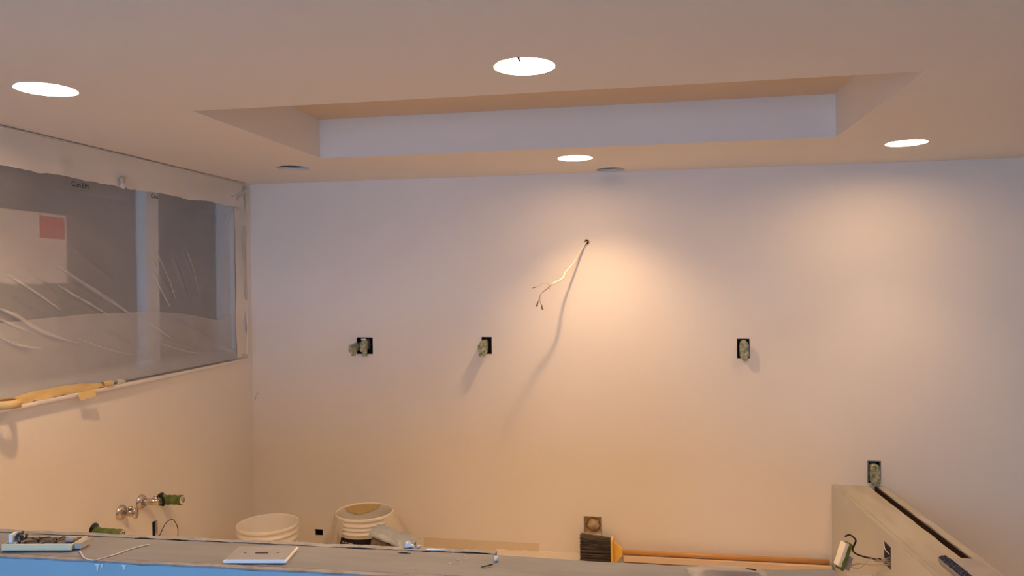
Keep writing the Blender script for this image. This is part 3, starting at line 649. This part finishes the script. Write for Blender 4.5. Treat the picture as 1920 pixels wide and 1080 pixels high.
b2, R_ = bucket(-1.455, 3.690, 'white plastic bucket with purple label and draped clear liner', 'lined')
cx, cy = -1.455, 3.690
def band(z0, z1, a0, a1, off, n=36):
    return grid(lambda u, v: (lambda th, z: Vector((cx+math.cos(th)*(R_(z)+off), cy+math.sin(th)*(R_(z)+off), z)))(a0+(a1-a0)*u, z0+(z1-z0)*v), n, 1)
lab = obj('label_band', band(0.06, 0.268, math.radians(-185), math.radians(25), 0.0012), 'purple', b2, True)
def bars(z, h, words, a_start):
    bm = bmesh.new(); a = a_start
    for wlen in words:
        for k in range(wlen):
            g = band(z, z+h*(0.8+0.2*((k*7) % 3)/2), a, a+0.020, 0.0020, 1)
            me = bpy.data.meshes.new('x'); g.to_mesh(me); g.free(); bm.from_mesh(me); bpy.data.meshes.remove(me); a += 0.028
        a += 0.035
    return bm
obj('fine_print', bars(0.243, 0.007, (5, 4, 6), math.radians(-122)), 'print', lab)
obj('fine_print', bars(0.232, 0.006, (3,), math.radians(-108)), 'print', lab)
# liner inside and folded over the rim
def inner(u, v):
    th = 2*math.pi*u; z = 0.372-0.16*v; w_ = 1-0.03*v-0.02*noise.noise(Vector((math.cos(th)*3, math.sin(th)*3, v*2)))*v*3
    r = (R_(z)-0.006)*w_ if v > 0.05 else 0.1475
    return Vector((cx+math.cos(th)*r, cy+math.sin(th)*r, z+0.006*noise.noise(Vector((math.cos(th)*6, math.sin(th)*6, 3)))*v))
g = grid(inner, 72, 12)
obj('liner', g, 'linerin', b2, True)
obj('paint_residue', grid(lambda u, v: (lambda th, z: Vector((cx+math.cos(th)*(R_(z)-0.0105), cy+math.sin(th)*(R_(z)-0.0105), z)))(math.radians(72+88*u), 0.366-0.060*v*(math.sin(math.pi*u)**0.6*(0.8+0.5*noise.noise(Vector((u*2.5, 1, 2)))))+0.001*u), 24, 5), 'tape', b2, True)
for a0, a1, rmax, zb, sd in ((205, 250, 0.24, 0.10, 1), (-30, 20, 0.25, 0.20, 2), (150, 205, 0.20, 0.12, 3)):
    def flap(u, v, a0=a0, a1=a1, rmax=rmax, zb=zb, sd=sd):
        th = math.radians(a0+(a1-a0)*u); f = v; r = 0.1515+(rmax-0.1515)*f*(0.75+0.25*math.sin(math.pi*u))+0.012*f*noise.noise(Vector((u*5, v*3, sd)))
        return Vector((cx+math.cos(th)*r, min(cy+math.sin(th)*r, D-0.01), 0.365-(0.365-zb)*f**1.15))
    fo = obj('liner_flap', grid(flap, 24, 14), 'liner', b2, True)

# grey plastic-wrapped bundle beside the lined bucket
gb = thing('wrapped_bundle', 'grey crumpled plastic wrapped bundle leaning beside the labelled bucket', 'bundle', (-1.20, 3.44, 0))
b = box(-1.300, -1.130, 3.38, 3.50, 0.0, 0.355); bmesh.ops.subdivide_edges(b, edges=b.edges[:], cuts=9, use_grid_fill=True)
for v in b.verts:
    f = (v.co.x+1.30)/0.19
    if v.co.z > 0.28: v.co.z -= 0.055*max(0, f)**1.3
    v.co.x += 0.05*max(0, f-0.5)*(v.co.z/0.36)
    v.co += noise.noise_vector(v.co*14)*0.012+noise.noise_vector(v.co*45)*0.006
obj('stained_body', b, 'dirt', gb)
def cap(u, v):
    x_ = -1.306+0.215*u; top = 0.372-0.058*u**1.3
    p = [(3.49, top), (3.43, top+0.006), (3.376, top+0.002), (3.364, top-0.010), (3.365, top-0.018)][int(round(v*4))]
    w_ = Vector((x_, p[0], p[1]-0.014*u*(v > 0.6)));  return w_+noise.noise_vector(w_*35)*0.006
obj('wrap', grid(cap, 24, 4), 'grey', gb)

# pale board on the floor line and the broom resting on it
tag(obj('pine_board', jitter(box(-0.115, 0.896, D-0.062, D-0.003, 0.119, 0.1485), 0.0008, 20), 'pine'), 'long pale pine board lying along the foot of the back wall', 'board')
tag(obj('brown_understrip', box(-0.115, 0.894, D-0.056, D-0.003, 0.0, 0.1185), 'understrip'), 'dark brown strip under the pale pine board', 'understrip')  # dark brown strip filling the height below the board
bt = thing('broom', 'broom with dark bristles and yellow head lying along the back wall', 'broom', (-0.2, D-0.05, 0.0))
hy = D-0.045
obj('handle', tube([(-0.128, hy, 0.164), (0.890, hy+0.016, 0.1615)], 0.0125, 14), 'handle', bt, True)
b = bmesh.new(); hx0 = -0.185
bx(b, hx0+0.004, hx0+0.018, hy-0.035, hy+0.030, 0.075, 0.232)
obj('head_block', b, 'yellowplastic', bt)
b = bmesh.new(); v0 = [b.verts.new(p) for p in ((hx0+0.0185, hy-0.016, 0.10), (hx0+0.0185, hy+0.016, 0.10), (hx0+0.0185, hy+0.016, 0.215), (hx0+0.0185, hy-0.016, 0.215))]
v1 = [b.verts.new(p) for p in ((hx0+0.064, hy-0.014, 0.150), (hx0+0.064, hy+0.014, 0.150), (hx0+0.064, hy+0.014, 0.179), (hx0+0.064, hy-0.014, 0.179))]
b.faces.new(v0); b.faces.new(v1)
for k in range(4): b.faces.new((v0[k], v0[(k+1) % 4], v1[(k+1) % 4], v1[k]))
bmesh.ops.recalc_face_normals(b, faces=b.faces[:])
obj('socket', b, 'yellowplastic', bt)
b = bmesh.new(); rb_ = random.Random(3)
for k in range(900):
    z = 0.078+0.152*rb_.random(); y = hy-0.032+0.058*rb_.random(); ln = 0.145+0.012*rb_.random(); f = (z-0.155)/0.075
    p0 = Vector((hx0+0.001, y, z)); p1 = Vector((hx0-ln+0.006*(f < -0.5), y+0.010*(rb_.random()-0.5), z+0.014*f*(f > 0)+0.008*(rb_.random()-0.5)))
    w_ = 0.0011
    q = [b.verts.new(p) for p in (p0+Vector((0, -w_, 0)), p0+Vector((0, w_*0.5, w_)), p0+Vector((0, w_*0.5, -w_)), p1+Vector((0, -w_, 0)), p1+Vector((0, w_*0.5, w_)), p1+Vector((0, w_*0.5, -w_)))]
    for f_ in ((0, 1, 4, 3), (1, 2, 5, 4), (2, 0, 3, 5), (3, 4, 5)): b.faces.new([q[i] for i in f_])
bx(b, hx0-0.135, hx0-0.001, hy-0.020, hy+0.018, 0.085, 0.226)
o = obj('bristles', b, 'bristle', bt); o['kind'] = 'stuff'

# ---------------------------------------------------------------- hanging receptacle on the side half wall
rb2 = thing('outlet_box', 'metal outlet box in the low half wall with a taped receptacle dangling on wires', 'outlet box', PT @ Vector((0.725, 0.0, 0.408)))
b = bmesh.new(); s0, s1, z0, z1 = 0.692, 0.758, 0.410, 0.498
bx(b, s0, s1, 0.066, 0.069, z0, z1, T=PT); bx(b, s0, s0+.002, -0.001, 0.066, z0, z1, T=PT); bx(b, s1-.002, s1, -0.001, 0.066, z0, z1, T=PT)
bx(b, s0+.002, s1-.002, -0.001, 0.066, z0, z0+.002, T=PT); bx(b, s0+.002, s1-.002, -0.001, 0.066, z1-.002, z1, T=PT)
obj('box', b, 'boxgrey', rb2)
rc = Vector((0.790, 3.20, 0.440))          # receptacle centre
ax_ = Vector((0.045, 0.02, 0.115)).normalized(); ux = Vector((0.94, 0.25, -0.28)); ux = (ux-ax_*ux.dot(ax_)).normalized(); uy = ax_.cross(ux)
RT = Matrix((ux, uy, ax_)).transposed().to_4x4(); RT.translation = rc
b = box(-0.020, -0.006, -0.018, 0.018, -0.045, 0.050, T=RT); bmesh.ops.subdivide_edges(b, edges=b.edges[:], cuts=4, use_grid_fill=True); jitter(b, 0.004, 60)
rec = obj('receptacle', b, 'white', rb2)
b = box(-0.0055, 0.0075, -0.021, 0.021, -0.056, 0.056, T=RT); bmesh.ops.subdivide_edges(b, edges=b.edges[:], cuts=5, use_grid_fill=True); jitter(b, 0.004, 70)
obj('green_tape', b, 'greentube', rec)
b = box(0.0080, 0.030, -0.016, 0.016, -0.050, 0.006, T=RT); jitter(b, 0.003, 60)
obj('body', b, 'greyplastic', rb2)
bo = PT @ Vector((0.735, 0.03, 0.432)); q0 = RT @ Vector((0.028, 0, -0.035))
for off, m, r in ((Vector((0, 0, 0.006)), 'greywire', 0.0016), (Vector((0, 0.01, -0.006)), 'copper', 0.0014), (Vector((0, -0.01, 0.0)), 'greywire', 0.0018)):
    mid = (bo+q0)/2
    obj('wire', tube([bo+off*1.5, bo.lerp(q0, 0.3)+off*2, mid+off*3+Vector((0, 0, 0.006)), bo.lerp(q0, 0.75)-off*2, q0+off*0.3], r, 6, smooth=8), m, rb2, True)
hk = [PT @ Vector((0.735, 0.03, 0.440)), PT @ Vector((0.690, -0.05, 0.428)), PT @ Vector((0.640, -0.09, 0.425)), PT @ Vector((0.618, -0.10, 0.436)), PT @ Vector((0.628, -0.095, 0.462)), PT @ Vector((0.632, -0.092, 0.482)), PT @ Vector((0.604, -0.105, 0.492)), PT @ Vector((0.575, -0.115, 0.476))]
obj('hooked_wire', tube(hk, 0.0036, 8, smooth=8), 'black', rb2, True)
obj('cable_jacket', tube([PT @ Vector((0.745, 0.05, 0.425)), PT @ Vector((0.715, 0.0, 0.425)), PT @ Vector((0.685, -0.035, 0.420))], 0.006, 8, smooth=5), 'greywire', rb2, True)
for k in range(2):
    obj('wire', tube([PT @ Vector((0.75, 0.05, 0.45+0.02*k)), PT @ Vector((0.735, 0.01, 0.44+0.01*k)), PT @ Vector((0.71, -0.02, 0.433))], 0.002, 6, smooth=6), 'greywire', rb2, True)
obj('paper_flap', tube([PT @ Vector((0.695, -0.003, 0.497)), PT @ Vector((0.730, -0.012, 0.482)), PT @ Vector((0.758, -0.004, 0.470))], 0.0018, 6, smooth=4), 'gyp', rb2)

# ---------------------------------------------------------------- things on the bar wall
ZT = 1.0705
tray = thing('parts_tray', 'shallow ivory plastic tray of screws and wire bits on the bar wall', 'tray', (-1.145, 1.25, ZT))
TT = Matrix.Translation((-1.141, 1.248, ZT)) @ Matrix.Rotation(math.radians(9), 4, 'Z')
b = bmesh.new()
bx(b, -0.067, 0.067, -0.026, 0.026, 0.0005, 0.0022, T=TT); bx(b, -0.067, 0.067, -0.026, -0.024, 0.0022, 0.0125, T=TT); bx(b, -0.067, 0.067, 0.024, 0.026, 0.0022, 0.009, T=TT)
bx(b, -0.067, -0.065, -0.024, 0.024, 0.0022, 0.011, T=TT); bx(b, 0.065, 0.067, -0.024, 0.024, 0.0022, 0.011, T=TT)
obj('pan', b, 'trayplastic', tray)
obj('grimy_bottom', jitter(box(-0.0645, 0.0645, -0.0235, 0.0235, 0.0023, 0.0075, T=TT), 0.001, 90), 'steel', tray)
def loose(name, bm, m, label, cat, group=None): return tag(obj(name, bm, m), label, cat, group)
b = bmesh.new(); bx(b, -0.058, -0.053, -0.018, 0.000, 0.0085, 0.028, T=TT); bx(b, -0.053, -0.047, -0.018, 0.0, 0.0085, 0.012, T=TT)
clip = thing('wire_clip', 'pale blue clip holding dark looped wire, upright in the parts tray', 'clip', TT @ Vector((-0.058, -0.01, 0.0025)))
obj('tab', b, 'bluebit', clip)
for k, (a, r) in enumerate(((0.0, 0.0060), (0.9, 0.0050), (1.8, 0.0055))):
    obj('loop', tube([TT @ Vector((-0.045+0.002*k+math.cos(th+a)*r, -0.008+0.004*k, 0.019+0.001*k+math.sin(th+a)*r*1.3)) for th in [i*0.45 for i in range(12)]], 0.0020, 6), 'steel', clip, True)
def screw(x, y, ang, ln, label):
    p = TT @ Vector((x, y, 0.0105)); d = Matrix.Rotation(ang, 3, 'Z') @ Vector((1, 0, 0.12))
    s = thing('screw', label, 'screw', p, 'loose dark screws in the parts tray')
    obj('head', lathe([(0.0012, 0), (0.0032, 0.0008), (0.0032, 0.0016), (0.0014, 0.003)], p, d, 10), 'steel', s); obj('shank', lathe([(0.0014, 0.0031), (0.0013, ln), (0.0002, ln+0.002)], p, d, 8), 'steel', s)
for x, y, a, ln in ((-0.034, -0.010, 0.4, 0.018), (-0.012, 0.0, 2.9, 0.020), (0.002, -0.012, 0.2, 0.018), (0.018, 0.004, 1.2, 0.016), (0.028, -0.010, 2.6, 0.018), (-0.02, 0.012, 0.1, 0.022)):
    screw(x, y, a, ln, 'dark steel screw lying in the ivory parts tray')
cn = thing('wire_connector', 'grey blue wire connector lying at the tray end', 'connector', TT @ Vector((0.05, -0.006, 0.0025)))
obj('barrel', lathe([(0.0045, 0), (0.0055, 0.004), (0.0058, 0.012), (0.004, 0.014)], TT @ Vector((0.045, -0.006, 0.0135)), (1, 0.2, 0), 12), 'lav', cn, True)
obj('wire', tube([TT @ Vector((0.058, -0.004, 0.0135)), TT @ Vector((0.063, -0.002, 0.016))], 0.002, 6), 'tan', cn)
loose('wood_chip', jitter(box(0.069, 0.082, -0.020, 0.010, 0.001, 0.012, T=TT), 0.0015, 60), 'plank', 'small brown wood chip against the end of the parts tray', 'wood chip')
loose('twine', tube([TT @ Vector((-0.035, 0.032, 0.003)), TT @ Vector((0.0, 0.036, 0.004)), TT @ Vector((0.03, 0.031, 0.003)), TT @ Vector((0.075, 0.030, 0.003))], 0.0012, 6, smooth=6), 'tan', 'thin brown string lying behind the parts tray', 'string')

wp = thing('wall_plate', 'white switch wall plate lying face up on the bar wall', 'wall plate', (-0.696, 1.258, ZT))
WT = Matrix.Translation((-0.697, 1.2605, ZT)) @ Matrix.Rotation(math.radians(8.5), 4, 'Z')
b = box(-0.057, 0.057, -0.035, 0.035, 0.0005, 0.0065, T=WT); bmesh.ops.bevel(b, geom=[e for e in b.edges if all(v.co.z > ZT+0.004 for v in e.verts)], offset=0.002, segments=2, affect='EDGES')
pl_ = obj('plate', b, 'white', wp)
cut(pl_, [box(-0.0125, 0.0125, -0.0042, 0.0042, -0.01, 0.02, T=WT)]+[lathe([(0.0025, -0.01), (0.0025, 0.02)], WT @ Vector((sx, 0, 0)), (0, 0, 1), 10) for sx in (-0.030, 0.030)])
obj('toggle_slot_shade', box(-0.0124, 0.0124, -0.0041, 0.0041, 0.0004, 0.0058, T=WT), 'ink', wp)  # black insert painting the shade seen through the slot
for sx in (-0.030, 0.030): obj('screw_hole_shade', lathe([(0.0024, 0.0004), (0.0024, 0.0058)], WT @ Vector((sx, 0, 0)), (0, 0, 1), 10), 'ink', wp)  # black plugs painting the shade in the holes
pl_.data.materials.append(M['greyplastic'])
for f_ in pl_.data.polygons:
    if f_.normal.z > 0.9 and f_.center.z > ZT+0.005: f_.material_index = 1  # upward face takes the darker grey

pk = thing('hardware_package', 'clear plastic package with a hang hole and dark blue contents on the bar wall', 'package', (0.145, 1.27, ZT))
def pkg(u, v):
    x_ = 0.070+0.132*u; y_ = front_y(x_)+0.02+0.078*v; k = math.sin(math.pi*u)**0.5*math.sin(math.pi*min(1, v*1.0+0.0))**0.5
    return Vector((x_+0.004*noise.noise(Vector((v*6, 1, 1))), y_-0.01*abs(u-0.6), ZT+0.001+0.0125*k+0.002*abs(noise.noise(Vector((u*9, v*7, 2))))))
obj('bag', grid(pkg, 26, 18), 'clear', pk, True)
b = box(0.092, 0.190, 1.262, 1.300, ZT+0.0005, ZT+0.0085); bmesh.ops.bevel(b, geom=b.edges[:], offset=0.004, segments=2, affect='EDGES')
obj('contents', b, 'navy', pk)
obj('hang_hole', tube([(0.166, 1.301, ZT+0.0120), (0.182, 1.300, ZT+0.0112)], 0.0020, 8, flat=0.5), 'ink', pk)

chips = [(-0.262, 1.340, .006), (-0.425, 1.352, .006), (-0.412, 1.349, .004), (-0.436, 1.350, .003)]
for i, (x_, y_, r) in enumerate(((-0.446, 1.348, .007), (-0.436, 1.347, .005), (-0.425, 1.349, .004))):
    loose('paint_chip', jitter(lathe([(r, 0), (r*0.8, r*0.8), (r*0.2, r*(1.8 if i == 0 else 1.0))], (x_, y_, ZT), (0.1, 0, 1), 6), r*0.5, 90), 'bluebit', 'pale blue paint chip at the bar wall edge near the wrapped bundle', 'paint chip', 'pale blue paint chips')
loose('plastic_shaving', jitter(box(-0.405, -0.370, 1.336, 1.342, ZT, ZT+0.002), 0.003, 50), 'bluebit', 'long pale plastic shaving on the bar wall', 'shaving')
loose('glue_drop', lathe([(0.0008, -0.001), (0.003, 0.001), (0.0042, 0.005), (0.003, 0.0085), (0.0006, 0.0095)], (-0.2665, 1.301, ZT+0.001), (0.1, 0.9, 0.45), 12), 'drip', 'shiny grey glue drop on the bar wall near its edge step', 'glue drop')
loose('nail', tube([(-0.285, 1.268, ZT+0.0012), (-0.268, 1.283, ZT+0.0014)], 0.0012, 6), 'steel', 'small bent dark nail on the bar wall below the glue drop', 'nail')
for x_, y_ in ((-0.335, 1.298), (-0.318, 1.302), (-0.338, 1.285), (-0.330, 1.281), (-0.326, 1.318), (-0.345, 1.279)):
    loose('plaster_crumb', jitter(lathe([(0.0016, 0), (0.0014, 0.0012), (0.0004, 0.0018)], (x_, y_, ZT-0.0005), (0, 0, 1), 6), 0.0006, 200), 'gyp', 'tiny pale plaster crumb on the bar wall left of the glue drop', 'crumb', 'plaster crumbs on the bar wall')

# ---------------------------------------------------------------- things at the low half wall
b = box(1.015, 1.30, 0.070, 0.205, PZ+0.003, PZ+0.016, T=PT); bmesh.ops.subdivide_edges(b, edges=b.edges[:], cuts=4, use_grid_fill=True); jitter(b, 0.002, 20)
loose('panel_offcut', b, 'lav', 'grey panel offcut lying across the plank of the low half wall', 'offcut')
b = grid(lambda u, v: PT @ Vector((1.022+0.20*u, 0.066+0.040*v, PZ+0.019+0.016*math.sin(math.pi*min(1, v*1.2))*(0.6+0.4*noise.noise(Vector((u*4, v*4, 1))))+0.004*noise.noise(Vector((u*12, v*9, 5))))), 24, 12); solid(b, 0.003)
loose('cloth', b, 'cloth', 'dark blue speckled cloth bunched on the grey offcut', 'cloth')
cr = thing('storage_crate', 'narrow grey lidded crate standing between the bar wall and the low half wall', 'crate', (0.62, 1.96, 0))
CT = Matrix.Translation((0.7240, 2.0, 0)) @ Matrix.Rotation(math.radians(-3), 4, 'Z')
obj('body', box(-0.18, -0.02, -0.20, 0.10, 0.0, 0.745, T=CT, bev=0.01), 'lav', cr)
obj('lid', box(-0.2, 0.0, -0.22, 0.12, 0.7455, 0.775, T=CT, bev=0.006), 'lav', cr)
